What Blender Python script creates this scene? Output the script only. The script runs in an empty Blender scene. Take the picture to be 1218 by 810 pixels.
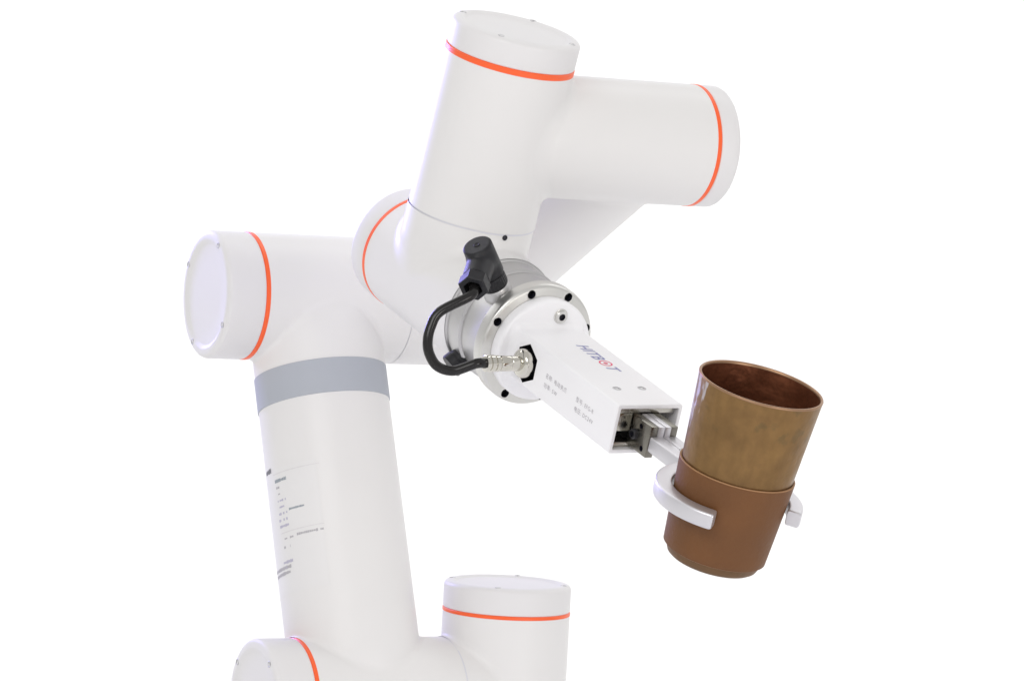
import bpy, bmesh, math
import numpy as np
from mathutils import Vector, Matrix

V = lambda *t: np.array(t if len(t) > 1 else t[0], float)
def nrm(v):
    v = np.array(v, float)
    return v / np.linalg.norm(v)

# ------------------------------------------------------------------ camera
sc = bpy.context.scene
C = sc.collection
cam_d = bpy.data.cameras.new("camera")
cam = bpy.data.objects.new("camera", cam_d)
C.objects.link(cam)
cam_d.sensor_width = 36.0
cam_d.lens = 36.0 * 4000 / 1218
cam_d.clip_end = 100
_r = nrm((0.99849, 0, 0.05497)); _b = nrm((-0.00262, -0.99887, 0.0475))
_u = nrm(np.cross(_b, _r)); _r = np.cross(_u, _b)
cam.matrix_world = Matrix(((_r[0], _u[0], _b[0], -0.0157), (_r[1], _u[1], _b[1], -2.5662),
                           (_r[2], _u[2], _b[2], 0.5576), (0, 0, 0, 1)))
sc.camera = cam

# ------------------------------------------------------------------ world, lamps, exposure
w = bpy.data.worlds.new("World"); sc.world = w; w.use_nodes = True
bg = w.node_tree.nodes["Background"]
bg.inputs[0].default_value = (1.0, 0.99, 0.985, 1)
bg.inputs[1].default_value = 0.63

def area_lamp(name, loc, target, sx, sy, power, color=(1, 1, 1)):
    d = bpy.data.lights.new(name, 'AREA'); d.shape = 'RECTANGLE'
    d.size, d.size_y, d.energy, d.color = sx, sy, power, color
    o = bpy.data.objects.new(name, d); C.objects.link(o)
    o.location = loc
    o.rotation_euler = (Vector(target) - Vector(loc)).to_track_quat('-Z', 'Y').to_euler()
    return o
area_lamp("key_softbox", (-0.8, -3.0, 1.75), (0.0, -0.2, 0.4), 2.0, 1.2, 27, (1, 0.985, 0.97))
area_lamp("front_fill", (1.45, -2.2, 0.12), (0.05, -0.25, 0.5), 0.9, 0.8, 13, (1, 0.97, 0.93))  # unseen fill added low on the right to brighten the forearm underside
area_lamp("violet_strip_lamp", (-1.05, 1.1, 1.0), (-0.04, -0.23, 0.68), 0.2, 0.8, 1.9, (0.34, 0.30, 1.0)).data.spread = math.radians(50)
area_lamp("backdrop_fill", (0, 0.9, 2.6), (0, 2.4, 0.4), 8.0, 0.8, 64)  # unseen light added to burn the sweep out to white

vs = sc.view_settings
vs.view_transform = 'Standard'
vs.look = 'None'
vs.exposure = 0.0
vs.gamma = 1.0
vs.use_curve_mapping = False
sc.cycles.use_denoising = True
sc.cycles.max_bounces = 10

# ------------------------------------------------------------------ materials
def mat(name, color, rough=0.5, metal=0.0, bump=0.0, bump_scale=400, rvar=0.0, cvar=0.0, nscale=30.0, coat=0.0, spec=0.5):
    m = bpy.data.materials.new(name); m.use_nodes = True
    nt = m.node_tree; p = nt.nodes["Principled BSDF"]
    p.inputs["Base Color"].default_value = (*color, 1)
    p.inputs["Roughness"].default_value = rough
    p.inputs["Metallic"].default_value = metal
    p.inputs["Coat Weight"].default_value = coat
    p.inputs["Coat Roughness"].default_value = 0.15
    p.inputs["Specular IOR Level"].default_value = spec
    tc = nt.nodes.new("ShaderNodeTexCoord")
    if rvar or cvar:
        no = nt.nodes.new("ShaderNodeTexNoise"); no.inputs["Scale"].default_value = nscale
        no.inputs["Detail"].default_value = 5
        nt.links.new(tc.outputs["Object"], no.inputs["Vector"])
        if rvar:
            mr = nt.nodes.new("ShaderNodeMapRange")
            mr.inputs[3].default_value = rough - rvar; mr.inputs[4].default_value = rough + rvar
            mr.inputs[1].default_value = 0.3; mr.inputs[2].default_value = 0.7
            nt.links.new(no.outputs[0], mr.inputs[0]); nt.links.new(mr.outputs[0], p.inputs["Roughness"])
        if cvar:
            mx = nt.nodes.new("ShaderNodeMix"); mx.data_type = 'RGBA'
            mx.inputs[6].default_value = (*[c * (1 - cvar) for c in color], 1)
            mx.inputs[7].default_value = (*[min(1, c * (1 + cvar)) for c in color], 1)
            nt.links.new(no.outputs[0], mx.inputs[0]); nt.links.new(mx.outputs[2], p.inputs["Base Color"])
    if bump:
        nb = nt.nodes.new("ShaderNodeTexNoise"); nb.inputs["Scale"].default_value = bump_scale
        nb.inputs["Detail"].default_value = 3
        nt.links.new(tc.outputs["Object"], nb.inputs["Vector"])
        bp = nt.nodes.new("ShaderNodeBump"); bp.inputs["Strength"].default_value = bump
        bp.inputs["Distance"].default_value = 0.0005
        nt.links.new(nb.outputs[0], bp.inputs["Height"]); nt.links.new(bp.outputs[0], p.inputs["Normal"])
    return m

M = {
    "white": mat("white_paint", (0.785, 0.775, 0.77), 0.38, bump=0.05, bump_scale=900, rvar=0.07, cvar=0.018, nscale=9, spec=0.28),
    "cap": mat("white_cap_plastic", (0.765, 0.755, 0.76), 0.42, bump=0.03, bump_scale=1200, rvar=0.05, cvar=0.012, nscale=18, spec=0.35),
    "orange": mat("orange_ring", (0.98, 0.125, 0.026), 0.38, cvar=0.05),
    "seam": mat("seam_rubber", (0.70, 0.70, 0.75), 0.6, cvar=0.05),
    "band": mat("grey_band", (0.43, 0.455, 0.505), 0.6, bump=0.1, bump_scale=1500, cvar=0.04),
    "label": mat("label_film", (0.785, 0.777, 0.776), 0.36, cvar=0.01, spec=0.3),
    "ink_black": mat("ink_black", (0.17, 0.17, 0.18), 0.5, cvar=0.1),
    "ink_teal": mat("ink_teal", (0.30, 0.34, 0.38), 0.5, cvar=0.1),
    "ink_violet": mat("ink_violet", (0.50, 0.48, 0.60), 0.5, cvar=0.1),
    "ink_grey": mat("ink_grey", (0.46, 0.445, 0.47), 0.5, cvar=0.1),
    "ink_faint": mat("ink_faint", (0.69, 0.67, 0.68), 0.5, cvar=0.05),
    "ink_blue": mat("ink_blue", (0.28, 0.29, 0.52), 0.5, cvar=0.08),
    "ink_red": mat("ink_red", (0.80, 0.07, 0.17), 0.5, cvar=0.08),
    "silver": mat("satin_aluminium", (0.58, 0.575, 0.575), 0.38, 0.9, bump=0.06, bump_scale=1400, rvar=0.06, cvar=0.03, nscale=40),
    "silver_bright": mat("turned_aluminium", (0.70, 0.695, 0.67), 0.33, 0.85, rvar=0.06, cvar=0.03, nscale=40),
    "finger": mat("anodised_finger", (0.70, 0.69, 0.72), 0.38, 0.75, bump=0.06, bump_scale=1500, rvar=0.05, cvar=0.02, nscale=40),
    "nickel": mat("nickel_steel", (0.24, 0.228, 0.20), 0.30, 1.0, rvar=0.08, cvar=0.08, nscale=60),
    "chrome": mat("chrome", (0.66, 0.64, 0.58), 0.10, 1.0, rvar=0.05, cvar=0.04, nscale=80),
    "dark": mat("dark_recess", (0.010, 0.010, 0.018), 0.5, cvar=0.2),
    "steel_dark": mat("black_oxide_steel", (0.05, 0.05, 0.055), 0.30, 0.6, cvar=0.2),
    "gripper": mat("gripper_white", (0.92, 0.915, 0.935), 0.40, bump=0.03, bump_scale=1300, rvar=0.05, cvar=0.01),
    "black": mat("black_plastic", (0.014, 0.014, 0.017), 0.45, bump=0.10, bump_scale=1500, rvar=0.08, cvar=0.15, spec=0.35),
    "cable": mat("cable_sheath", (0.012, 0.011, 0.011), 0.16, rvar=0.05, cvar=0.2, nscale=70, spec=0.4),
    "cap_screw": mat("cap_screw_zinc", (0.60, 0.60, 0.61), 0.4, 0.3, cvar=0.06),
    "nickel_lifted": mat("nickel_shade_lifted", (0.50, 0.48, 0.43), 0.26, 1.0, rvar=0.08, cvar=0.08, nscale=60),  # same nickel, colour lightened to offset the shade inside the mouth
    "copper_base": mat("copper_base_tarnished", (0.17, 0.095, 0.045), 0.5, 0.6, bump=0.4, bump_scale=300, rvar=0.1, cvar=0.3, nscale=70),
    "steel_grey": mat("screw_steel", (0.50, 0.50, 0.51), 0.35, 0.9, cvar=0.08),
    "backdrop": mat("backdrop_white", (0.9, 0.9, 0.9), 0.9, cvar=0.005, nscale=2, spec=0.1),
}

def copper_mat(name, c1, c2, c3, rough, metal, wear_and_glints=True):
    m = bpy.data.materials.new(name); m.use_nodes = True
    nt = m.node_tree; p = nt.nodes["Principled BSDF"]; N = nt.nodes.new; L = nt.links.new
    tc = N("ShaderNodeTexCoord")
    n1 = N("ShaderNodeTexNoise"); n1.inputs["Scale"].default_value = 38; n1.inputs["Detail"].default_value = 7
    n1.inputs["Roughness"].default_value = 0.65
    L(tc.outputs["Object"], n1.inputs["Vector"])
    r1 = N("ShaderNodeValToRGB")
    r1.color_ramp.elements[0].position = 0.30; r1.color_ramp.elements[0].color = (*c2, 1)
    r1.color_ramp.elements[1].position = 0.68; r1.color_ramp.elements[1].color = (*c1, 1)
    L(n1.outputs[0], r1.inputs[0])
    n2 = N("ShaderNodeTexNoise"); n2.inputs["Scale"].default_value = 90; n2.inputs["Detail"].default_value = 6
    L(tc.outputs["Object"], n2.inputs["Vector"])
    # verdigris spots gather in a band below the rim (object y is the cup axis)
    sx = N("ShaderNodeSeparateXYZ"); L(tc.outputs["Object"], sx.inputs[0])
    mr = N("ShaderNodeMapRange"); mr.interpolation_type = 'SMOOTHSTEP'
    mr.inputs[1].default_value = 0.035; mr.inputs[2].default_value = 0.056
    L(sx.outputs["Y"], mr.inputs[0])
    mu = N("ShaderNodeMath"); mu.operation = 'MULTIPLY_ADD'; mu.inputs[1].default_value = 0.10; mu.inputs[2].default_value = -0.10
    L(mr.outputs[0], mu.inputs[0])
    ad = N("ShaderNodeMath"); ad.operation = 'ADD'; L(n2.outputs[0], ad.inputs[0]); L(mu.outputs[0], ad.inputs[1])
    r2 = N("ShaderNodeValToRGB")
    r2.color_ramp.elements[0].position = 0.565; r2.color_ramp.elements[0].color = (0, 0, 0, 1)
    r2.color_ramp.elements[1].position = 0.64; r2.color_ramp.elements[1].color = (1, 1, 1, 1)
    L(ad.outputs[0], r2.inputs[0])
    mx = N("ShaderNodeMix"); mx.data_type = 'RGBA'
    L(r1.outputs[0], mx.inputs[6]); mx.inputs[7].default_value = (*c3, 1)
    m5 = N("ShaderNodeMath"); m5.operation = 'MULTIPLY'; m5.inputs[1].default_value = 0.4 if wear_and_glints else 0.0
    L(r2.outputs[0], m5.inputs[0]); L(m5.outputs[0], mx.inputs[0])
    p.inputs["Metallic"].default_value = metal
    if wear_and_glints:
        # brushed streaks along the wall
        ms = N("ShaderNodeMapping"); ms.inputs["Scale"].default_value = (170, 75, 170); L(tc.outputs["Object"], ms.inputs[0])
        ns = N("ShaderNodeTexNoise"); ns.inputs["Scale"].default_value = 1.0; ns.inputs["Detail"].default_value = 6; L(ms.outputs[0], ns.inputs["Vector"])
        rs_ = N("ShaderNodeMapRange"); rs_.inputs[1].default_value = 0.36; rs_.inputs[2].default_value = 0.64
        rs_.inputs[3].default_value = 0.92; rs_.inputs[4].default_value = 1.06; L(ns.outputs[0], rs_.inputs[0])
        ml = N("ShaderNodeMix"); ml.data_type = 'RGBA'; ml.blend_type = 'MULTIPLY'; ml.inputs[0].default_value = 1.0
        L(mx.outputs[2], ml.inputs[6]); L(rs_.outputs[0], ml.inputs[7]); mx = ml
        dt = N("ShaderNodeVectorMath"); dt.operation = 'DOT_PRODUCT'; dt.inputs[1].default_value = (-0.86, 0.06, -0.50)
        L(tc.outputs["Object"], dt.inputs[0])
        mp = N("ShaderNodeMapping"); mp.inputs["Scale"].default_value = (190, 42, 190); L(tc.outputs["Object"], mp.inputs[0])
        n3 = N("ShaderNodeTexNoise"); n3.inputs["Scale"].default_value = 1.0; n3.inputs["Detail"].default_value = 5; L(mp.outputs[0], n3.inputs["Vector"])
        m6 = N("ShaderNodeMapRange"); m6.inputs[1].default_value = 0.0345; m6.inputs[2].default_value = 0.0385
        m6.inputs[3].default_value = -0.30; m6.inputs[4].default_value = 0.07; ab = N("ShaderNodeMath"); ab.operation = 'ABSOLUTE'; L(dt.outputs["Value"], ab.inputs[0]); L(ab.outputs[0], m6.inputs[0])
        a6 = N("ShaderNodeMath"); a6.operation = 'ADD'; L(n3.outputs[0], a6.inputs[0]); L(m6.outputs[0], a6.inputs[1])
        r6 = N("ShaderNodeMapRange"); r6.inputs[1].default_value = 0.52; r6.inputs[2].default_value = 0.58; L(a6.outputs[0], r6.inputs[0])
        x6 = N("ShaderNodeMix"); x6.data_type = 'RGBA'; x6.inputs[7].default_value = (0.52, 0.47, 0.46, 1)  # silvery wear and edge glints painted into the colour at both silhouettes
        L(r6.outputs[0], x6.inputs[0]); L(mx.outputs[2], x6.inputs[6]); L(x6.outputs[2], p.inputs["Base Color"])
    else:
        L(mx.outputs[2], p.inputs["Base Color"])
    rr = N("ShaderNodeMapRange"); rr.inputs[3].default_value = rough - 0.09; rr.inputs[4].default_value = rough + 0.12
    rr.inputs[1].default_value = 0.3; rr.inputs[2].default_value = 0.7
    L(n1.outputs[0], rr.inputs[0]); L(rr.outputs[0], p.inputs["Roughness"])
    # softly hammered, dented wall
    vo = N("ShaderNodeTexNoise"); vo.inputs["Scale"].default_value = 110; vo.inputs["Detail"].default_value = 2
    L(tc.outputs["Object"], vo.inputs["Vector"])
    bp = N("ShaderNodeBump"); bp.inputs["Strength"].default_value = 0.6; bp.inputs["Distance"].default_value = 0.0011
    L(vo.outputs[0], bp.inputs["Height"]); L(bp.outputs[0], p.inputs["Normal"])
    return m
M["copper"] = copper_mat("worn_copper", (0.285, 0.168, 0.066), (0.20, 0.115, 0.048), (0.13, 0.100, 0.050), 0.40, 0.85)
M["copper_in"] = copper_mat("copper_inside", (0.23, 0.080, 0.036), (0.15, 0.050, 0.024), (0.12, 0.05, 0.02), 0.44, 0.8, False)
M["copper_rim"] = mat("copper_rim", (0.36, 0.215, 0.13), 0.38, 0.85, cvar=0.1, nscale=80)

def leather_mat():
    m = mat("brown_leather", (0.158, 0.066, 0.022), 0.55, bump=0.45, bump_scale=420, rvar=0.1, cvar=0.28, nscale=24, spec=0.3)
    return m
M["leather"] = leather_mat()
M["leather_edge"] = mat("leather_edge", (0.36, 0.19, 0.085), 0.6, cvar=0.1, nscale=60)

# ------------------------------------------------------------------ mesh helpers
def frame(o, axis, ref):
    """Matrix with local z along axis, local y as close to ref as possible."""
    z = nrm(axis); y = nrm(V(ref) - V(ref).dot(z) * z); x = np.cross(y, z)
    return Matrix(((x[0], y[0], z[0], o[0]), (x[1], y[1], z[1], o[1]), (x[2], y[2], z[2], o[2]), (0, 0, 0, 1)))

def mesh_from(bm, name, mats, smooth=35):
    me = bpy.data.meshes.new(name)
    bmesh.ops.recalc_face_normals(bm, faces=bm.faces[:])
    bm.to_mesh(me); bm.free()
    for m in (mats if isinstance(mats, (list, tuple)) else [mats]):
        me.materials.append(M[m])
    if smooth is not None:
        for p in me.polygons: p.use_smooth = True
        me.set_sharp_from_angle(angle=math.radians(smooth))
    return me

def link(name, me, parent=None, mw=None, **props):
    o = bpy.data.objects.new(name, me); C.objects.link(o)
    if parent is not None: o.parent = parent
    if mw is not None: o.matrix_local = mw
    for k, v in props.items(): o[k] = v
    return o

def thing(name, label, cat, mw=None, **props):
    o = bpy.data.objects.new(name, None); C.objects.link(o); o.empty_display_size = 0.02
    if mw is not None: o.matrix_world = mw
    o["label"] = label; o["category"] = cat
    for k, v in props.items(): o[k] = v
    return o

def lathe(bm, prof, seg=96, mtx=None, mi=0, closed=False):
    """Revolve (r, z) round local z; r == 0 closes with a fan."""
    rings = []
    for r, z in prof:
        if r < 1e-9:
            rings.append([bm.verts.new((0, 0, z))])
        else:
            rings.append([bm.verts.new((r * math.cos(2 * math.pi * i / seg), r * math.sin(2 * math.pi * i / seg), z)) for i in range(seg)])
    if closed: rings.append(rings[0])
    nf = []
    for a, b in zip(rings[:-1], rings[1:]):
        for i in range(seg):
            j = (i + 1) % seg
            if len(a) == 1 and len(b) == 1: continue
            if len(a) == 1: f = bm.faces.new((a[0], b[i], b[j]))
            elif len(b) == 1: f = bm.faces.new((a[i], b[0], a[j]))
            else: f = bm.faces.new((a[i], b[i], b[j], a[j]))
            f.material_index = mi; nf.append(f)
    if mtx is not None:
        vs_ = {v for r in rings for v in r}
        for v in vs_: v.co = mtx @ v.co
    return nf

def lathe_mesh(name, prof, m, seg=96, mtx=None, closed=False, smooth=35):
    bm = bmesh.new(); lathe(bm, prof, seg, mtx, closed=closed)
    return mesh_from(bm, name, m, smooth)

def rbox(bm, lo, hi, bev=0.0008, seg=2, mi=0, mtx=None):
    lo, hi = V(lo), V(hi); c = (lo + hi) / 2; s = hi - lo
    r = bmesh.ops.create_cube(bm, size=1.0)
    for v in r["verts"]: v.co = Vector((v.co.x * s[0] + c[0], v.co.y * s[1] + c[1], v.co.z * s[2] + c[2]))
    fs = {f for v in r["verts"] for f in v.link_faces}
    for f in fs: f.material_index = mi
    if bev:
        es = {e for v in r["verts"] for e in v.link_edges}
        rr = bmesh.ops.bevel(bm, geom=list(es), offset=bev, segments=seg, profile=0.5, affect='EDGES', clamp_overlap=True)
        for f in rr["faces"]: f.material_index = mi
    if mtx is not None:
        pass

def box_mesh(name, lo, hi, m, bev=0.0008, seg=2):
    bm = bmesh.new(); rbox(bm, lo, hi, bev, seg)
    return mesh_from(bm, name, m, 40)

def prism(bm, pts, z0, z1, mi=0):
    a = [bm.verts.new((p[0], p[1], z0)) for p in pts]; b = [bm.verts.new((p[0], p[1], z1)) for p in pts]
    fs = [bm.faces.new(a[::-1]), bm.faces.new(b)]
    for i in range(len(pts)):
        j = (i + 1) % len(pts)
        fs.append(bm.faces.new((a[i], a[j], b[j], b[i])))
    for f in fs: f.material_index = mi

def boolean_cut(me, cutter_bm, cutter_mat):
    """Cut cutter out of me; the walls of the hole take the cutter's material."""
    cm = bpy.data.meshes.new("cut"); bmesh.ops.recalc_face_normals(cutter_bm, faces=cutter_bm.faces[:])
    cutter_bm.to_mesh(cm); cutter_bm.free(); cm.materials.append(M[cutter_mat])
    co = bpy.data.objects.new("cut", cm); C.objects.link(co)
    to = bpy.data.objects.new("cut_target", me); C.objects.link(to)
    md = to.modifiers.new("b", 'BOOLEAN'); md.operation = 'DIFFERENCE'; md.solver = 'EXACT'; md.object = co
    md.material_mode = 'TRANSFER'
    dg = bpy.context.evaluated_depsgraph_get(); dg.update()
    out = bpy.data.meshes.new_from_object(to.evaluated_get(dg), preserve_all_data_layers=True, depsgraph=dg)
    bpy.data.objects.remove(to); bpy.data.objects.remove(co); bpy.data.meshes.remove(cm)
    for p in out.polygons: p.use_smooth = True
    out.set_sharp_from_angle(angle=math.radians(32))
    return out

# ---- filleted castings: a smooth union of distance fields, polygonised and projected back
def d_cyl(P, o, a, r, lo=None, hi=None):
    q = P - o; t = q @ a
    if lo is not None or hi is not None:
        tc = np.clip(t, -1e9 if lo is None else lo, 1e9 if hi is None else hi)
    else:
        tc = t
    return np.linalg.norm(q - tc[..., None] * a, axis=-1) - r
def d_round(d1, d2, k):
    u = np.stack([np.maximum(k - d1, 0), np.maximum(k - d2, 0)], -1)
    return np.maximum(k, np.minimum(d1, d2)) - np.linalg.norm(u, axis=-1)

def surface_net(fn, lo, hi, h):
    lo = V(lo); n = np.ceil((V(hi) - lo) / h).astype(int) + 1
    ax = [lo[i] + h * np.arange(n[i]) for i in range(3)]
    G = np.stack(np.meshgrid(*ax, indexing='ij'), -1)
    D = fn(G.reshape(-1, 3)).reshape(n)
    S = D < 0
    cc = S[:-1, :-1, :-1].astype(int)
    for dx, dy, dz in [(1,0,0),(0,1,0),(0,0,1),(1,1,0),(1,0,1),(0,1,1),(1,1,1)]:
        cc = cc + S[dx:n[0]-1+dx, dy:n[1]-1+dy, dz:n[2]-1+dz]
    act = (cc > 0) & (cc < 8)
    idx = -np.ones(act.shape, int); idx[act] = np.arange(act.sum())
    P = lo + h * (np.argwhere(act) + 0.5)
    eps = h * 0.05
    def grad(P):
        g = np.stack([fn(P + eps * e) - fn(P - eps * e) for e in np.eye(3)], -1) / (2 * eps)
        return g / np.maximum(np.linalg.norm(g, axis=-1, keepdims=True), 1e-9)
    for _ in range(4):
        P = P - fn(P)[:, None] * grad(P)
    F = []
    for axis in range(3):
        b, c = [i for i in range(3) if i != axis]
        s0 = [slice(None)] * 3; s1 = [slice(None)] * 3
        s0[axis] = slice(0, -1); s1[axis] = slice(1, None)
        cr = S[tuple(s0)] != S[tuple(s1)]
        for e in np.argwhere(cr):
            if e[b] == 0 or e[c] == 0 or e[b] >= n[b] - 1 or e[c] >= n[c] - 1: continue
            q = []
            for db, dc in ((-1, -1), (0, -1), (0, 0), (-1, 0)):
                k = e.copy(); k[b] += db; k[c] += dc; q.append(idx[tuple(k)])
            F.append(q)
    return P, F, grad

def casting(name, main, branch, fillet, m, h=0.0022):
    """main = (o, axis, r, lo, hi, end_lo, end_hi) ; ends are 'cut' or 'round'; branch = (o, axis, r, hi)."""
    o, a, r, lo, hi, el, eh = main; o2, a2, r2, hi2 = branch
    pad = 3 * h
    lo_s = lo if el == 'round' else lo - pad * 2
    hi_s = hi if eh == 'round' else hi + pad * 2
    fn = lambda P: d_round(d_cyl(P, o, a, r, lo_s, hi_s), d_cyl(P, o2, a2, r2, 0.75 * r, hi2 + pad * 2), fillet)
    pts = [o + a * lo_s, o + a * hi_s, o2, o2 + a2 * (hi2 + pad * 2)]
    R = max(r, r2) + pad
    P, F, grad = surface_net(fn, np.min(pts, 0) - R, np.max(pts, 0) + R, h)
    bm = bmesh.new()
    vs_ = [bm.verts.new(p) for p in P]
    for q in F:
        try: bm.faces.new([vs_[i] for i in q])
        except ValueError: pass
    cuts = [(o2 + a2 * hi2, a2)]
    if el == 'cut': cuts.append((o + a * lo, -a))
    if eh == 'cut': cuts.append((o + a * hi, a))
    for co, no in cuts:
        bmesh.ops.bisect_plane(bm, geom=bm.verts[:] + bm.edges[:] + bm.faces[:], plane_co=co, plane_no=no, clear_outer=True, dist=1e-6)
    me = mesh_from(bm, name, m, None)
    co = np.empty(len(me.vertices) * 3); me.vertices.foreach_get("co", co); co = co.reshape(-1, 3)
    for p in me.polygons: p.use_smooth = True
    g = grad(co)
    me.normals_split_custom_set_from_vertices([tuple(x) for x in g])
    # outward winding
    p = me.polygons[0]
    if Vector(g[p.vertices[0]]).dot(p.normal) < 0:
        me.flip_normals()
        me.normals_split_custom_set_from_vertices([tuple(x) for x in g])
    return me

def tube_mesh(name, pts, r, m, seg=16, sub=8):
    """Round tube through points (Catmull-Rom)."""
    P = [V(p) for p in pts]; P = [2 * P[0] - P[1]] + P + [2 * P[-1] - P[-2]]
    path = []
    for i in range(1, len(P) - 2):
        for k in range(sub):
            t = k / sub
            p0, p1, p2, p3 = P[i-1:i+3]
            path.append(0.5 * (2*p1 + (p2-p0)*t + (2*p0-5*p1+4*p2-p3)*t*t + (3*p1-p0-3*p2+p3)*t**3))
    path.append(P[-2])
    bm = bmesh.new(); rings = []; ref = None
    for i, p in enumerate(path):
        t = nrm(path[min(i+1, len(path)-1)] - path[max(i-1, 0)])
        if ref is None: ref = nrm(np.cross(t, (0.3, 0.2, 0.9)))
        ref = nrm(ref - ref.dot(t) * t); b = np.cross(t, ref)
        rings.append([bm.verts.new(p + r * (math.cos(2*math.pi*k/seg) * ref + math.sin(2*math.pi*k/seg) * b)) for k in range(seg)])
    for a, b in zip(rings[:-1], rings[1:]):
        for k in range(seg):
            bm.faces.new((a[k], a[(k+1) % seg], b[(k+1) % seg], b[k]))
    bm.faces.new(rings[0][::-1]); bm.faces.new(rings[-1])
    return mesh_from(bm, name, m, 50)

def text_mesh(name, s, size, m, shear=0.0, spacing=1.0, offset=0.0, sx=1.0, depth=0.0):
    c = bpy.data.curves.new(name, 'FONT'); c.body = s; c.size = size; c.shear = shear; c.space_character = spacing
    c.offset = offset; c.resolution_u = 3
    o = bpy.data.objects.new(name, c); C.objects.link(o)
    dg = bpy.context.evaluated_depsgraph_get(); dg.update()
    me = bpy.data.meshes.new_from_object(o.evaluated_get(dg), depsgraph=dg)
    bpy.data.objects.remove(o); bpy.data.curves.remove(c)
    me.materials.clear(); me.materials.append(M[m])
    if sx != 1.0:
        for v in me.vertices: v.co.x *= sx
    me.name = name
    return me

# ------------------------------------------------------------------ backdrop: an added white sweep that gives blank white and bounce light
def backdrop():
    bm = bmesh.new()
    prof = [(-6.0, 0.0), (0.4, 0.0)]
    R = 1.1
    for i in range(17):
        t = math.pi / 2 * i / 16
        prof.append((1.4 + R * math.sin(t), R - R * math.cos(t)))
    prof.append((2.5, 5.0))
    A = [bm.verts.new((-9, y, z)) for y, z in prof]; B = [bm.verts.new((9, y, z)) for y, z in prof]
    for i in range(len(prof) - 1): bm.faces.new((A[i], B[i], B[i+1], A[i+1]))
    me = mesh_from(bm, "backdrop", "backdrop", 60)
    link("backdrop", me, None, Matrix.Translation((0, 0, -0.002)), kind="structure", label="plain white seamless sweep added as a blank backdrop behind the robot arm")
backdrop()

# ------------------------------------------------------------------ robot arm: joint axes in metres
a = nrm((0.89197, 0.45208, -0.00278))             # shoulder, elbow and first wrist axes are parallel
up = V(0, 0, 1)
S = V(-0.1084, -0.0549, 0.1603); E = V(-0.1658, 0.0324, 0.4580)
J12 = V(-0.0020, 0, 0.16)
arm = nrm(E - S); arm_len = float(np.linalg.norm(E - S))
F0 = E + a * 0.1160
W1 = V(0.0635, -0.1841, 0.5896)
fore = nrm(W1 - F0); fore_len = float(np.linalg.norm(W1 - F0))
W12 = W1 - a * 0.1065
u2 = nrm((0.18298, -0.23561, 0.95447))
W23 = V(-0.0522, -0.2057, 0.4838)
GE = V(0.0789, -0.4137, 0.4032)
g = nrm(GE - W23)
PL = W23 + g * 0.117
gy = nrm(V(0.17188, -0.2676, 0.94808) - V(0.17188, -0.2676, 0.94808).dot(g) * g)
_t = math.radians(1.5); gx = np.cross(gy, g)
gx, gy = gx * math.cos(_t) + gy * math.sin(_t), gy * math.cos(_t) - gx * math.sin(_t)
RB, RA, RW2, RW1, RW3 = 0.0488, 0.0503, 0.0452, 0.0434, 0.0428

robot = thing("robot_arm", "white jointed robot arm with orange rings round its joint caps", "robot arm")
WH = "white"

# shoulder column (vertical) with its branch to the shoulder joint
link("shoulder_column", casting("shoulder_column", (J12, up, RB, -0.118, 0.0675, 'cut', 'cut'), (J12, -a, RB, 0.0520), 0.0035, WH), robot)
# shoulder joint, horizontal, carrying the upper arm
link("shoulder_housing", casting("shoulder_housing", (S, a, RB, -0.0530, 0.0671, 'cut', 'cut'), (S, arm, RA, 0.064), 0.003, WH), robot)
# elbow joint
link("elbow_housing", casting("elbow_housing", (E, a, RB, -0.0540, 0.0655, 'cut', 'cut'), (E, -arm, RA, 0.0600), 0.003, WH), robot)
link("elbow_end_housing", casting("elbow_end_housing", (F0, a, RB, -0.0500, 0.004, 'cut', 'round'), (F0, fore, 0.0435, 0.085), 0.004, WH), robot)
# wrist joints
link("wrist_elbow_housing", casting("wrist_elbow_housing", (W1, -a, RW1, -0.0500, 0.0472, 'cut', 'cut'), (W1, -fore, 0.0425, 0.075), 0.004, WH), robot)
link("wrist_tilt_housing", casting("wrist_tilt_housing", (W12, u2, RW2, -0.0590, 0.0520, 'cut', 'cut'), (W12, a, RW1, 0.0593), 0.006, WH), robot)
d23 = nrm((W12 - u2 * 0.0594) - W23)
link("wrist_roll_housing", casting("wrist_roll_housing", (W23, g, RW3, -0.0550, 0.0650, 'cut', 'cut'), (W23, u2, RW2, float((W12 - u2 * 0.0602 - W23) @ u2)), 0.006, WH), robot)

# straight tubes
def tube_part(name, o, ax, z0, z1, r0, r1, m=WH):
    me = lathe_mesh(name, [(r0 - 0.003, z0 + 0.0004), (r0, z0), (r1, z1), (r1 - 0.003, z1)], m, 128)
    return link(name, me, robot, frame(o, ax, (0, -1, 0)))
upper = tube_part("upper_arm_tube", S, arm, 0.0648, arm_len - 0.0600, RA, RA)
tube_part("forearm_tube", F0, fore, 0.085, fore_len - 0.075, 0.0435, 0.0425)

# grey elastic collar under the elbow
link("tube_band", lathe_mesh("tube_band", [(RA, arm_len - 0.0868), (RA + 0.0007, arm_len - 0.0864), (RA + 0.0007, arm_len - 0.0604), (RA, arm_len - 0.0600)], "band", 128, closed=True),
     robot, frame(S, arm, (0, -1, 0)))

# seams: a narrow gasket sunk between two castings
def seam(o, ax, r, wd, m='seam'):
    link("joint_seam", lathe_mesh("joint_seam", [(r - 0.004, -wd), (r - 0.0004, -wd), (r - 0.0004, wd), (r - 0.004, wd)], m, 128, closed=True), robot, frame(o, ax, (0, -1, 0.1)))
seam(W12 - u2 * 0.0596, u2, RW2, 0.0008)
seam(E + a * 0.0658, a, RB, 0.0011)
seam(S + a * 0.0674, a, RB, 0.0011)
seam(S + arm * 0.0644, arm, RA + 0.0004, 0.0006, WH)

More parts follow.
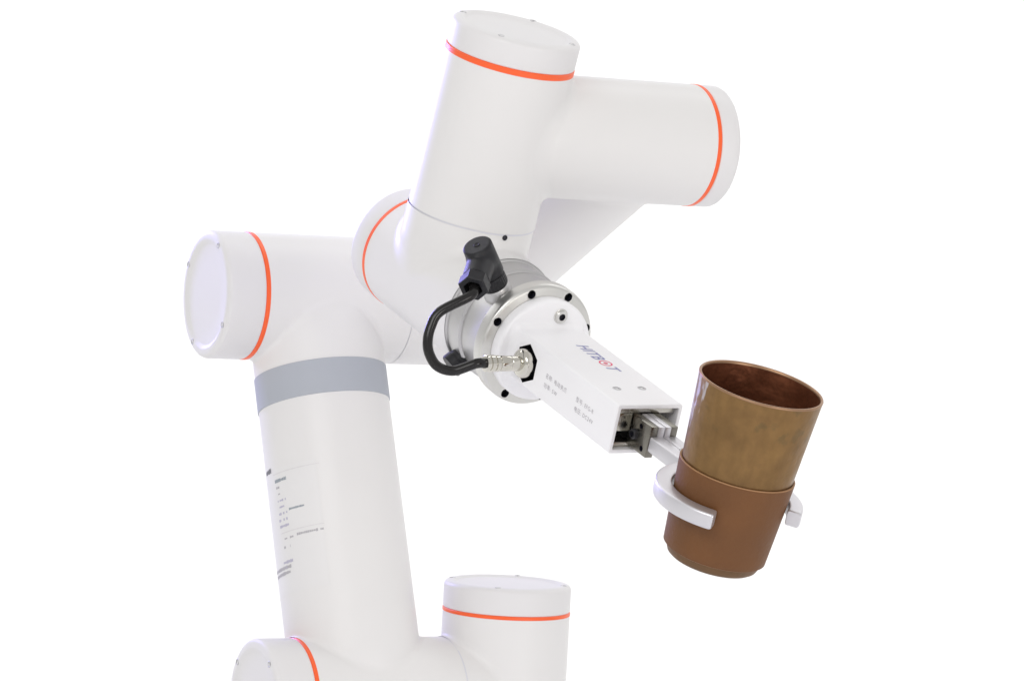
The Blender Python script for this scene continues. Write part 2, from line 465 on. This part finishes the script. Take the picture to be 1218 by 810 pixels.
# joint caps, each with its orange ring and four screws
cap_cache = {}
def joint_cap(o, ax, r, ref, first_deg, ht=0.0236, rw=0.0042):
    key = (round(r, 5), ht, rw)
    if key not in cap_cache:
        prof = [(r - 0.004, rw - 0.0002), (r - 0.0009, rw - 0.0002), (r - 0.0002, rw + 0.0004), (r, rw + 0.0012), (r, ht - 0.0041)]
        for i in range(1, 7):
            t = math.pi / 2 * i / 6
            prof.append((r - 0.0042 + 0.0042 * math.cos(t), ht - 0.0041 + 0.0038 * math.sin(t)))
        prof += [(r * 0.865, ht), (r * 0.845, ht - 0.0002), (r * 0.80, ht - 0.0014), (r * 0.78, ht - 0.0016), (r * 0.5, ht - 0.0017), (r * 0.2, ht - 0.0017), (0, ht - 0.0017)]
        cap_me = lathe_mesh("joint_cap", prof, "cap", 128, smooth=60)
        ring_me = lathe_mesh("accent_ring", [(r - 0.004, -0.0004), (r - 0.0004, -0.0004), (r + 0.00025, 0.0002), (r + 0.00025, rw - 0.0006), (r - 0.0004, rw), (r - 0.004, rw)], "orange", 128, closed=True)
        bm = bmesh.new()
        lathe(bm, [(0.0024, -0.001), (0.0024, 0.0001), (0.0022, 0.0003), (0.0018, 0.0003), (0.0016, 0.0001)], 24, mi=0)
        lathe(bm, [(0.0016, 0.0001), (0.0010, 0.0001)], 24, mi=0)
        lathe(bm, [(0.0010, 0.0001), (0.0009, -0.0008), (0, -0.0008)], 6, mi=1)
        sc_me = mesh_from(bm, "cap_screw", ["cap_screw", "steel_dark"] if ht < 0.03 else ["steel_grey", "dark"], 30)
        cap_cache[key] = (cap_me, ring_me, sc_me)
    cap_me, ring_me, sc_me = cap_cache[key]
    mw = frame(o, ax, ref)
    link("accent_ring", ring_me, robot, mw)
    c = link("joint_cap", cap_me, robot, mw)
    for k in range(4):
        t = math.radians(first_deg + 90 * k)
        link("cap_screw", sc_me, c, Matrix.Translation((0.885 * r * math.cos(t), 0.885 * r * math.sin(t), ht - 0.0002)))
joint_cap(J12 + up * 0.0675, up, RB, (0, 1, 0), -100, 0.0236, 0.0028)
joint_cap(S - a * 0.0530, -a, RB, up, 52, 0.0340, 0.0032)
joint_cap(E - a * 0.0540, -a, RB, up, 61, 0.0340, 0.0034)
joint_cap(W1 + a * 0.0500, a, RW1, up, 45, 0.0200, 0.0034)
joint_cap(W12 + u2 * 0.0520, u2, RW2, (0, 1, 0), -103)
joint_cap(W23 - g * 0.0550, -g, RW3, up, 45, 0.0236, 0.0036)

# small threaded hole in the last wrist
hn = nrm((0.5406, -0.7868, -0.2979))
hp = W12 - u2 * 0.0615 + hn * RW2
link("set_screw", lathe_mesh("set_screw", [(0.0019, -0.002), (0.0019, 0.0002), (0.0012, 0.0003), (0.0011, 0.0001), (0, 0.0001)], "dark", 20), robot, frame(hp, hn, up))

# spec label wrapped on the upper arm tube: angles (deg, from facing the viewer) and heights (m) above the shoulder
arm_ref = nrm(V(0, -1, 0) - V(0, -1, 0).dot(arm) * arm)
def wrap_patch(bm, d0, d1, z0, z1, lift, mi=0, slant=0.0):
    n_ = max(1, int(abs(d1 - d0) / 3))
    rows = []
    for i in range(n_ + 1):
        d = math.radians(d0 + (d1 - d0) * i / n_)
        rr = RA + lift
        rows.append((bm.verts.new((rr * math.sin(d), -0, z0)), bm.verts.new((rr * math.sin(d), 0, z1)), d))
        for v in rows[-1][:2]: v.co.y = rr * math.cos(d)
    for p, q in zip(rows[:-1], rows[1:]):
        f = bm.faces.new((p[0], q[0], q[1], p[1])); f.material_index = mi
lab_mw = frame(S, arm, (0, -1, 0))
# local frame here: z = arm, y = towards viewer, x = y cross z; flip the sign so that negative angles are on the left of the picture
sgn = 1.0 if Vector(lab_mw.col[0][:3]).dot(Vector(_r)) > 0 else -1.0
def lp(bm, d0, d1, z0, z1, lift, mi=0): wrap_patch(bm, sgn * d0, sgn * d1, z0, z1, lift, mi)
bm = bmesh.new(); lp(bm, -92, -9, 0.0840, 0.1795, 0.00008)
lab = link("spec_label", mesh_from(bm, "spec_label", "label", 60), robot, lab_mw)
def print_line(m, d0, d1, z, h, seed, fill=0.78):
    """A line of print too small to read: one short stroke per character."""
    rng = np.random.default_rng(seed)
    bm = bmesh.new(); d = d0
    while d < d1:
        wd = rng.uniform(1.0, 2.2)
        if rng.random() < fill:
            k = rng.uniform(0.55, 1.0)
            lp(bm, d, min(d + wd * 0.85, d1), z - h * k / 2, z + h * k / 2, 0.00016)
        d += wd
    if len(bm.faces): link("print_line", mesh_from(bm, "print_line", m, 60), lab)
    else: bm.free()
print_line("ink_black", -76, -61, 0.1800, 0.0042, 1, 1.0)
print_line("ink_faint", -58, -6, 0.1757, 0.0007, 2, 1.0)
print_line("ink_teal", -56, -40, 0.1702, 0.0030, 3, 1.0)
print_line("ink_grey", -55, -49, 0.1650, 0.0018, 4)
print_line("ink_grey", -55, -50, 0.1600, 0.0018, 5)
print_line("ink_violet", -55, -43, 0.1548, 0.0018, 6)
print_line("ink_violet", -55, -46, 0.1499, 0.0018, 7)
print_line("ink_teal", -42, -24, 0.1463, 0.0020, 8, 0.95)
print_line("ink_violet", -55, -43, 0.1448, 0.0020, 9)
print_line("ink_violet", -56, -43, 0.1399, 0.0022, 10)
print_line("ink_violet", -56, -42, 0.1352, 0.0022, 11)
print_line("ink_faint", -56, -8, 0.1300, 0.0007, 12, 1.0)
print_line("ink_grey", -53, -37, 0.1253, 0.0020, 13)
print_line("ink_grey", -35, -9, 0.1260, 0.0022, 14)
print_line("ink_grey", -55, -44, 0.1190, 0.0024, 15)
print_line("ink_violet", -57, -43, 0.1078, 0.0026, 16, 0.95)
print_line("ink_grey", -80, -46, 0.1040, 0.0030, 17, 0.95)
print_line("ink_violet", -56, -46, 0.1040, 0.0022, 18)
print_line("ink_grey", -80, -48, 0.1000, 0.0030, 19, 0.95)

# silver tool flange: turned body and a perforated face plate
fl = lathe_mesh("flange_body", [(0.030, 0.0640), (0.0420, 0.0640), (0.0420, 0.0650), (0.0426, 0.0653), (0.0426, 0.0657), (0.0418, 0.0662), (0.0412, 0.0664), (0.0412, 0.0815), (0.0404, 0.0822), (0.0394, 0.0826), (0.0394, 0.0850),
                                (0.0400, 0.0858), (0.0400, 0.1030), (0.0404, 0.1046), (0.0415, 0.1056), (0.036, 0.1058)], "silver", 128, smooth=30)
link("flange_body", fl, robot, frame(W23, g, up))
plate = lathe_mesh("flange_plate", [(0, 0.1062), (0.0412, 0.1062), (0.0428, 0.1066), (0.0435, 0.1076), (0.0435, 0.1140), (0.0432, 0.1154), (0.0424, 0.1164), (0.0412, 0.1170), (0, 0.1170)], "silver_bright", 128, smooth=30)
gm = frame(W23, g, gy)
bm = bmesh.new()
hole_pts = []
for k in range(8):
    t = math.radians(19.0 + 45 * k)
    hole_pts.append((0.0388 * math.cos(t), 0.0388 * math.sin(t)))
    lathe(bm, [(0, 0.1095), (0.0031, 0.1095), (0.0031, 0.1190), (0, 0.1190)], 24, Matrix.Translation((hole_pts[-1][0], hole_pts[-1][1], 0)))
plate = boolean_cut(plate, bm, "dark")
fp = link("flange_plate", plate, robot, gm)
bm = bmesh.new()
lathe(bm, [(0.0027, 0), (0.0027, 0.0022), (0.0024, 0.0026), (0.0015, 0.0026)], 20, mi=0)
lathe(bm, [(0.0015, 0.0026), (0.0014, 0.0010), (0, 0.0010)], 6, mi=1)
bolt_me = mesh_from(bm, "flange_bolt", ["steel_dark", "dark"], 30)
for hx, hy in hole_pts:
    link("flange_bolt", bolt_me, fp, Matrix.Translation((hx, hy, 0.1097)))

# blind plug screwed into the flange's second socket
e2_ = nrm(np.cross(g, np.cross(_b, g))); e1_ = np.cross(g, e2_)
if e1_ @ _r < 0: e1_ = -e1_
pn = nrm(-0.95 * e1_ + 0.31 * e2_)
link("blind_plug", lathe_mesh("blind_plug", [(0, 0.034), (0.0078, 0.034), (0.0078, 0.0440), (0.0086, 0.0444), (0.0086, 0.0490), (0.0080, 0.0498), (0, 0.0498)], "black", 40), robot, frame(W23 + g * 0.0755, pn, g))

# base foot below the column
link("base_foot", lathe_mesh("base_foot", [(0, 0), (0.073, 0), (0.074, 0.001), (0.074, 0.014), (0.072, 0.016), (0.058, 0.018), (0.0525, 0.024), (0.0515, 0.0415), (0.045, 0.0415)], WH, 96), robot)

# ------------------------------------------------------------------ gripper (local frame: x across, y up, z along the tool axis; origin on the flange face)
GM = Matrix(((gx[0], gy[0], g[0], PL[0]), (gx[1], gy[1], g[1], PL[1]), (gx[2], gy[2], g[2], PL[2]), (0, 0, 0, 1)))
GL = float(np.linalg.norm(GE - PL))
grip = thing("electric_gripper", "white box shaped electric gripper bolted to the silver wrist flange", "gripper", GM)
HX, HY = 0.0250, 0.0168

def rrect(hx, hy, r, n=5):
    pts = []
    for cx, cy, s in ((hx - r, hy - r, 0), (-hx + r, hy - r, 90), (-hx + r, -hy + r, 180), (hx - r, -hy + r, 270)):
        for i in range(n + 1):
            t = math.radians(s + 90 * i / n)
            pts.append((cx + r * math.cos(t), cy + r * math.sin(t)))
    return pts
bm = bmesh.new()
lv = []
def lvl(dx, z, r): lv.append([bm.verts.new((p[0], p[1], z)) for p in rrect(HX + dx, HY + dx, r)])
for dx, z, r in [(0.0050, 0.0068, 0.006), (0.0050, 0.0096, 0.006), (0.0030, 0.0103, 0.0045), (0.0016, 0.0115, 0.0032), (0.0006, 0.0132, 0.0024), (0.0, 0.0155, 0.0018),
                 (0.0, 0.06, 0.0018), (0.0, GL - 0.0006, 0.0018), (-0.0004, GL - 0.0001, 0.0016), (-0.0009, GL, 0.0013), (-0.0023, GL, 0.0010), (-0.0027, GL - 0.0004, 0.0009), (-0.0027, GL - 0.034, 0.0009)]:
    lvl(dx, z, r)
bm.faces.new(lv[0][::-1]); bm.faces.new(lv[-1])
k = len(lv[0])
for A, B in zip(lv[:-1], lv[1:]):
    for i in range(k): bm.faces.new((A[i], A[(i+1) % k], B[(i+1) % k], B[i]))
hous = mesh_from(bm, "gripper_housing", "gripper", 40)
# hexagonal port for the connector in the left flank
bm = bmesh.new()
hexp = [(0.0138 * math.cos(math.radians(90 + 60 * i)), 0.0138 * math.sin(math.radians(90 + 60 * i))) for i in range(6)]
prism(bm, hexp, -0.010, 0.02)
mm = Matrix(((0, 0, -1, -HX), (0, 1, 0, -0.0008), (1, 0, 0, 0.0292), (0, 0, 0, 1)))
for v in bm.verts: v.co = mm @ v.co
hous = boolean_cut(hous, bm, "dark")
housing = link("gripper_housing", hous, grip)
link("mounting_disc", lathe_mesh("mounting_disc", [(0, 0.0002), (0.0352, 0.0002), (0.0360, 0.0010), (0.0362, 0.002), (0.0362, 0.0072), (0.0358, 0.0086), (0.0349, 0.0095), (0.0338, 0.0098), (0, 0.0098)], "gripper", 128), grip)

def cap_bolt(name, x, y, z, r, head_h, m="steel_grey", rot=None, parent=grip):
    bm = bmesh.new()
    lathe(bm, [(r, 0), (r, head_h * 0.8), (r * 0.9, head_h), (r * 0.55, head_h)], 32, mi=0)
    lathe(bm, [(r * 0.55, head_h), (r * 0.53, head_h * 0.2), (0, head_h * 0.2)], 6, mi=1)
    me = mesh_from(bm, name, [m, "dark"], 30)
    mw = Matrix.Translation((x, y, z))
    if rot is not None: mw = mw @ rot
    return link(name, me, parent, mw)
RX_TOP = Matrix.Rotation(-math.pi / 2, 4, 'X')    # local z -> +y
RX_LEFT = Matrix.Rotation(-math.pi / 2, 4, 'Y')   # local z -> -x
link("bolt_washer", lathe_mesh("bolt_washer", [(0.0028, 0), (0.0053, 0), (0.0053, 0.0004), (0.0051, 0.0005), (0.0028, 0.0005)], "silver_bright", 40), grip, Matrix.Translation((0.0072, 0.0252, 0.0098)))
cap_bolt("mounting_bolt", 0.0072, 0.0252, 0.0100, 0.0044, 0.0022, "silver_bright")
for x in (-0.0098, 0.0096):
    bm = bmesh.new()
    lathe(bm, [(0.0030, -0.0002), (0.0030, 0.00010), (0.0027, 0.00022), (0.0016, 0.00022)], 28, mi=0)
    lathe(bm, [(0.0016, 0.00022), (0.0015, -0.0010), (0, -0.0010)], 6, mi=1)
    link("housing_screw", mesh_from(bm, "housing_screw", ["steel_grey", "dark"], 30), housing, Matrix.Translation((x, HY, 0.1145)) @ RX_TOP)

# lettering on the top face: reads towards the fingers, tops of the letters to the right of the picture
TOPM = lambda x, z: Matrix(((0, 1, 0, x), (0, 0, 1, HY + 0.00012), (1, 0, 0, z), (0, 0, 0, 1)))
LEFTM = lambda y, z: Matrix(((0, 0, -1, -HX - 0.00012), (0, 1, 0, y), (1, 0, 0, z), (0, 0, 0, 1)))
lx, lz = 0.0030, 0.0400
link("lettering", text_mesh("lettering", "HITB", 0.0122, "ink_blue", 0.25, 1.05, 0.0002, 0.94), housing, TOPM(lx, lz))
link("lettering", text_mesh("lettering", "T", 0.0122, "ink_blue", 0.25, 1.0, 0.0002, 1.0), housing, TOPM(lx, lz + 0.0368))
bm = bmesh.new()
def ring_flat(bm, r0, r1, seg=36):
    A = [bm.verts.new((r0 * math.cos(2*math.pi*i/seg), r0 * math.sin(2*math.pi*i/seg), 0)) for i in range(seg)]
    B = [bm.verts.new((r1 * math.cos(2*math.pi*i/seg), r1 * math.sin(2*math.pi*i/seg), 0)) for i in range(seg)]
    for i in range(seg): bm.faces.new((A[i], A[(i+1) % seg], B[(i+1) % seg], B[i]))
ring_flat(bm, 0.0036, 0.0047); ring_flat(bm, 0.0003, 0.0016)
link("ring_emblem", mesh_from(bm, "ring_emblem", "ink_red", None), housing, TOPM(lx + 0.0044, lz + 0.0322))
for s, y, z in (("名称: 电动夹爪", -0.0002, 0.0545), ("功率: 5W", -0.0068, 0.0545), ("型号: EFG-R", -0.0002, 0.0940), ("电压: DC24V", -0.0068, 0.0940)):
    link("lettering", text_mesh("lettering", s, 0.0039, "ink_grey", 0.0, 1.14), housing, LEFTM(y, z))

# inside of the open mouth: guide rail, blocks, shaft
link("mouth_backing", box_mesh("mouth_backing", (-0.0222, -0.0140, GL - 0.0338), (0.0222, 0.0140, GL - 0.0322), "dark", 0.0003), grip)
link("guide_rail", box_mesh("guide_rail", (-0.0205, 0.0098, GL - 0.0320), (0.0200, 0.0139, GL - 0.0030), "nickel_lifted", 0.0004), grip)
link("slide_block", box_mesh("slide_block", (-0.0218, -0.0022, GL - 0.0320), (-0.0108, 0.0096, GL - 0.0025), "nickel_lifted", 0.0004), grip)
link("lower_rail", box_mesh("lower_rail", (-0.0215, -0.0139, GL - 0.0320), (0.0200, -0.0105, GL - 0.0040), "nickel_lifted", 0.0004), grip)
# jaws: a nickel block each side, finger between them
for s in (-1, 1):
    bm = bmesh.new()
    lo, hi = sorted((s * 0.0047, s * 0.0104))
    rbox(bm, (lo, -0.0115, GL - 0.004), (hi, 0.0098, GL + 0.0195), 0.0006, 2)
    jm = mesh_from(bm, "jaw_block", "nickel", 40)
    bm = bmesh.new()
    for yy, zz in ((0.0058, GL + 0.0085), (-0.0075, GL + 0.0135)):
        lathe(bm, [(0, -0.004), (0.0019, -0.004), (0.0019, 0.004), (0, 0.004)], 20, Matrix.Translation((s * 0.0104, yy, zz)) @ Matrix.Rotation(math.pi / 2, 4, 'Y'))
    jaw = link("jaw_block", boolean_cut(jm, bm, "dark"), grip)
    cap_bolt("jaw_bolt", s * 0.0104, -0.0012, GL + 0.0042, 0.0034, 0.0030, "steel_dark", RX_LEFT if s < 0 else Matrix.Rotation(math.pi / 2, 4, 'Y'), jaw)

CUPZ = GL + 0.1050
# fingers: straight shank, then a curved pad round the cup
def finger(s):
    bm = bmesh.new()
    y0, y1 = -0.0066, 0.0036
    x0, x1 = sorted((s * 0.0003, s * 0.0046))
    rbox(bm, (x0, -0.0060, GL - 0.002), (x1, 0.0100, GL + 0.0205), 0.0005, 2)          # upright tab between the jaw blocks
    x0, x1 = sorted((s * 0.0003, s * 0.0103))
    rbox(bm, (x0, y0, GL + 0.0199), (x1, y1, CUPZ - 0.0405), 0.0012, 3)                # shank
    # C-shaped pad
    ri, ro = (0.0372, 0.0478) if s < 0 else (0.0366, 0.0456)
    d0, d1 = math.radians(-88.0), math.radians(43.0 if s < 0 else 50.0)
    n_ = 56; rings = []
    prof = []
    rc = 0.0016
    for cx, cy, st in ((ro - rc, y1 - rc, 0), (ri + rc, y1 - rc, 90), (ri + rc, y0 + rc, 180), (ro - rc, y0 + rc, 270)):
        for i in range(4):
            t = math.radians(st + 30 * i); prof.append((cx + rc * math.cos(t), cy + rc * math.sin(t)))
    cx_, cy_ = (ri + ro) / 2, (y0 + y1) / 2
    st = [(-0.0, 1.0)] + [(i / n_, 1.0) for i in range(1, n_)] + [(1.0, 1.0)]
    seq = [(0.0, 0.86)] + [(0.012, 0.97), (0.02, 1.0)] + [(i / n_, 1.0) for i in range(2, n_ - 1)] + [(0.985, 1.0), (0.994, 0.97), (1.0, 0.88)]
    for t, kk in seq:
        d = d0 + (d1 - d0) * t
        ring = []
        for rr, yy in prof:
            rr = cx_ + (rr - cx_) * kk; yy = cy_ + (yy - cy_) * kk
            ring.append(bm.verts.new((s * rr * math.cos(d), yy, CUPZ + rr * math.sin(d))))
        rings.append(ring)
    k = len(prof)
    for A, B in zip(rings[:-1], rings[1:]):
        for i in range(k): bm.faces.new((A[i], A[(i+1) % k], B[(i+1) % k], B[i]))
    bm.faces.new(rings[0]); bm.faces.new(rings[-1][::-1])
    for ring in rings:
        for v in ring: v.co.x -= 0.0032
    link("gripper_finger", mesh_from(bm, "gripper_finger", "finger", 40), grip)
finger(-1); finger(1)
bm = bmesh.new(); lathe(bm, [(0.0030, -0.001), (0.0030, 0.0002), (0.0027, 0.0004), (0.0014, 0.0004)], 28, mi=0); lathe(bm, [(0.0014, 0.0004), (0.0013, -0.0006), (0, -0.0006)], 6, mi=1)
link("finger_notch_disc", mesh_from(bm, "finger_notch_disc", ["steel_grey", "dark"], 30), grip, Matrix.Translation((0.0012, 0.0036, GL + 0.0425)) @ RX_TOP)  # low steel disc put in place of a small notch in the finger

# socket in the hexagonal port
bm = bmesh.new()
lathe(bm, [(0.004, -0.0095), (0.0085, -0.0095), (0.0092, -0.0088), (0.0094, -0.0070), (0.0098, -0.0066), (0.0098, 0.0036), (0.0094, 0.0050), (0.0084, 0.0060), (0.0066, 0.0066), (0.0052, 0.0068)], 48)
link("connector_socket", mesh_from(bm, "connector_socket", "chrome", 30), grip, Matrix.Translation((-HX, -0.0008, 0.0292)) @ RX_LEFT)

# ------------------------------------------------------------------ cable with its two plugs
B0 = V(-0.0184, -0.3044, 0.4842) 
qn = nrm((-0.3761, -0.5312, 0.7591))
B0 = B0 - gx * 0.0045 - qn * 0.001
cable = thing("connector_cable", "short black cable looping from the angled plug to the gripper's chrome plug", "cable", Matrix.Translation(tuple(B0)))
qc = nrm((-0.1573, -0.7708, -0.6173)); qc = nrm(qc - qc.dot(qn) * qn)
QM = frame(np.zeros(3), qn, qc)      # local z = out of the flange, local y = along the cable outlet
link("socket_collar", lathe_mesh("socket_collar", [(0.004, -0.004), (0.0098, -0.004), (0.0098, 0.0035), (0.0093, 0.0045), (0.006, 0.0045)], "silver", 48), cable, QM)
bm = bmesh.new()
prof = [(0.005, 0.0046), (0.0094, 0.0046), (0.0098, 0.0056)]
seg = 60; rings = []
for r, z in prof + [(0.0098, 0.0125), (0.0092, 0.0135), (0.005, 0.0135)]:
    kn = 0.0003 if 0.005 < z < 0.0130 and r > 0.0095 else 0
    rings.append([bm.verts.new(((r - kn * (i % 2)) * math.cos(2*math.pi*i/seg), (r - kn * (i % 2)) * math.sin(2*math.pi*i/seg), z)) for i in range(seg)])
for A, Bq in zip(rings[:-1], rings[1:]):
    for i in range(seg): bm.faces.new((A[i], A[(i+1) % seg], Bq[(i+1) % seg], Bq[i]))
link("coupling_nut", mesh_from(bm, "coupling_nut", "black", 20), cable, QM)
# angled body: two cylinders blended
ez, ey = V(0, 0, 1), V(0, 1, 0)
HH = 0.0300
def body_fn(P):
    q1 = np.linalg.norm(P[:, :2], axis=1) - 0.0102
    h1 = np.maximum(q1, np.maximum(0.0140 - P[:, 2], P[:, 2] - 0.0395))
    e1 = np.minimum(np.maximum(q1 + 0.0015, np.abs(P[:, 2] - 0.02675) - 0.01275 + 0.0015), 0) + np.linalg.norm(np.stack([np.maximum(q1 + 0.0015, 0), np.maximum(np.abs(P[:, 2] - 0.02675) - 0.01275 + 0.0015, 0)], -1), axis=1) - 0.0015
    q2 = np.hypot(P[:, 0], P[:, 2] - HH + 0.002) - 0.0088
    y2 = np.abs(P[:, 1] - 0.0115) - 0.0115
    e2 = np.minimum(np.maximum(q2, y2), 0) + np.linalg.norm(np.stack([np.maximum(q2, 0), np.maximum(y2, 0)], -1), axis=1) - 0.0006
    return d_round(e1, e2, 0.0025)
P, F, grad = surface_net(body_fn, (-0.014, -0.014, 0.010), (0.014, 0.029, 0.044), 0.0008)
bm = bmesh.new(); vs_ = [bm.verts.new(p) for p in P]
for q in F: bm.faces.new([vs_[i] for i in q])
link("plug_body", mesh_from(bm, "plug_body", "black", 40), cable, QM)
link("plug_cap_screw", lathe_mesh("plug_cap_screw", [(0.0022, 0.0390), (0.0022, 0.0398), (0.0019, 0.0400), (0.0012, 0.0396), (0, 0.0394)], "black", 24), cable, QM)
# hexagonal gland nut and hollow mouth round the cable
bm = bmesh.new()
hx6 = lambda r, z: [bm.verts.new((r * math.cos(math.radians(60 * i + 30)), r * math.sin(math.radians(60 * i + 30)), z)) for i in range(6)]
LV = [hx6(0.0096, 0.0), hx6(0.0104, 0.0007), hx6(0.0104, 0.0085), hx6(0.0097, 0.0095), hx6(0.0066, 0.0095), hx6(0.0058, 0.0030)]
for A, Bq in zip(LV[:-1], LV[1:]):
    for i in range(6): bm.faces.new((A[i], A[(i+1) % 6], Bq[(i+1) % 6], Bq[i]))
bm.faces.new(LV[0][::-1]); bm.faces.new(LV[-1])
GN = QM @ Matrix.Translation((0, 0.0230, HH - 0.002)) @ Matrix.Rotation(-math.pi / 2, 4, 'X')
link("gland_nut", mesh_from(bm, "gland_nut", "black", 20), cable, GN)
# chrome plug at the gripper
CM = Matrix.Translation(tuple(-B0)) @ GM @ Matrix.Translation((-HX, -0.0008, 0.0292)) @ RX_LEFT
bm = bmesh.new()
lathe(bm, [(0.003, 0.0060), (0.0052, 0.0062), (0.0052, 0.0128), (0.0050, 0.0131), (0.0050, 0.0134), (0.0052, 0.0137), (0.0052, 0.0205), (0.0048, 0.0212), (0.0044, 0.0214),
           (0.0044, 0.0220), (0.0056, 0.0224), (0.0056, 0.0250), (0.0048, 0.0254), (0.0048, 0.0258), (0.0058, 0.0262), (0.0058, 0.0290), (0.0050, 0.0294), (0.0050, 0.0300), (0.0057, 0.0304), (0.0057, 0.0318), (0.0050, 0.0324), (0.0030, 0.0326)], 40)
link("round_plug", mesh_from(bm, "round_plug", "chrome", 30), cable, CM)
gland_end = QM @ Vector((0, 0.0290, HH - 0.002))
gland_dir = (QM.to_3x3() @ Vector((0, 1, 0)))
plug_end = CM @ Vector((0, 0, 0.0310)); plug_dir = CM.to_3x3() @ Vector((0, 0, 1))
mid = [(-0.0469, -0.3577, 0.4306), (-0.0575, -0.3596, 0.4328), (-0.0632, -0.3600, 0.4400), (-0.0652, -0.3595, 0.4485), (-0.0636, -0.3580, 0.4590), (-0.0580, -0.3560, 0.4690)]
pts = [plug_end, plug_end + plug_dir * 0.008] + [Vector(p) - Vector(B0) for p in mid] + [gland_end + gland_dir * 0.010, gland_end]
link("cable_sheath", tube_mesh("cable_sheath", [tuple(p) for p in pts], 0.0034, "cable"), cable)

# ------------------------------------------------------------------ cup (local y is its axis)
CUPM = GM @ Matrix.Translation((-0.0038, 0.0022, CUPZ)) @ Matrix.Rotation(math.radians(-3.0), 4, "Z")
cup = thing("copper_cup", "worn copper cup with a brown leather sleeve held by the gripper fingers", "cup", CUPM)
YUP = Matrix.Rotation(-math.pi / 2, 4, 'X')      # lathe z -> local y
RC = lambda y: 0.0352 + (0.0391 - 0.0352) * (y - 0.0175) / (0.073 - 0.0175)
base = [(0, -0.0450), (0.020, -0.0453), (0.0268, -0.0449), (0.0286, -0.0436), (0.0297, -0.0412), (RC(-0.035), -0.035)]
outer = [(RC(-0.035 + 0.108 * i / 12), -0.035 + 0.108 * i / 12 - (0.0008 if i == 12 else 0)) for i in range(13)]
bm = bmesh.new()
def ylathe(bm, prof, mi, **kw): return lathe(bm, prof, 128, YUP, mi, **kw)
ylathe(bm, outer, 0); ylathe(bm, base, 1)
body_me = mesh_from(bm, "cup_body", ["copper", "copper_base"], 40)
bm = bmesh.new(); ylathe(bm, [(0, -0.043), (0.027, -0.043), (0.0290, -0.040)] + [(RC(-0.035 + 0.107 * i / 10) - 0.0012, -0.035 + 0.107 * i / 10) for i in range(11)], 0)
in_me = mesh_from(bm, "cup_lining", "copper_in", 40)
bm = bmesh.new(); R0 = RC(0.073)
ylathe(bm, [(R0 + 0.0001, 0.0718), (R0 + 0.0002, 0.0725), (R0 - 0.0002, 0.0731), (R0 - 0.0011, 0.0731), (R0 - 0.0016, 0.0727), (R0 - 0.0017, 0.0714)], 0)
rim_me = mesh_from(bm, "cup_rim", "copper_rim", 60)
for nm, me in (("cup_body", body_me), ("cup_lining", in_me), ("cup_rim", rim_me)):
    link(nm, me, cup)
# sleeve
rs = lambda y: 0.0325 + (0.0368 - 0.0325) * (y + 0.0385) / (0.0175 + 0.0385)
bm = bmesh.new()
ylathe(bm, [(rs(-0.0385) - 0.0004, -0.0382)] + [(rs(-0.0378 + 0.0548 * i / 10), -0.0378 + 0.0548 * i / 10) for i in range(11)], 0)
ylathe(bm, [(rs(0.0170), 0.0170), (rs(0.0175) - 0.0003, 0.0175), (rs(0.0175) - 0.0012, 0.0175), (rs(0.017) - 0.0016, 0.0165)], 1)
ylathe(bm, [(rs(-0.0385) - 0.0004, -0.0382), (rs(-0.0385) - 0.0012, -0.0386), (rs(-0.0385) - 0.0028, -0.0380)], 1)
link("leather_sleeve", mesh_from(bm, "leather_sleeve", ["leather", "leather_edge"], 50), cup)
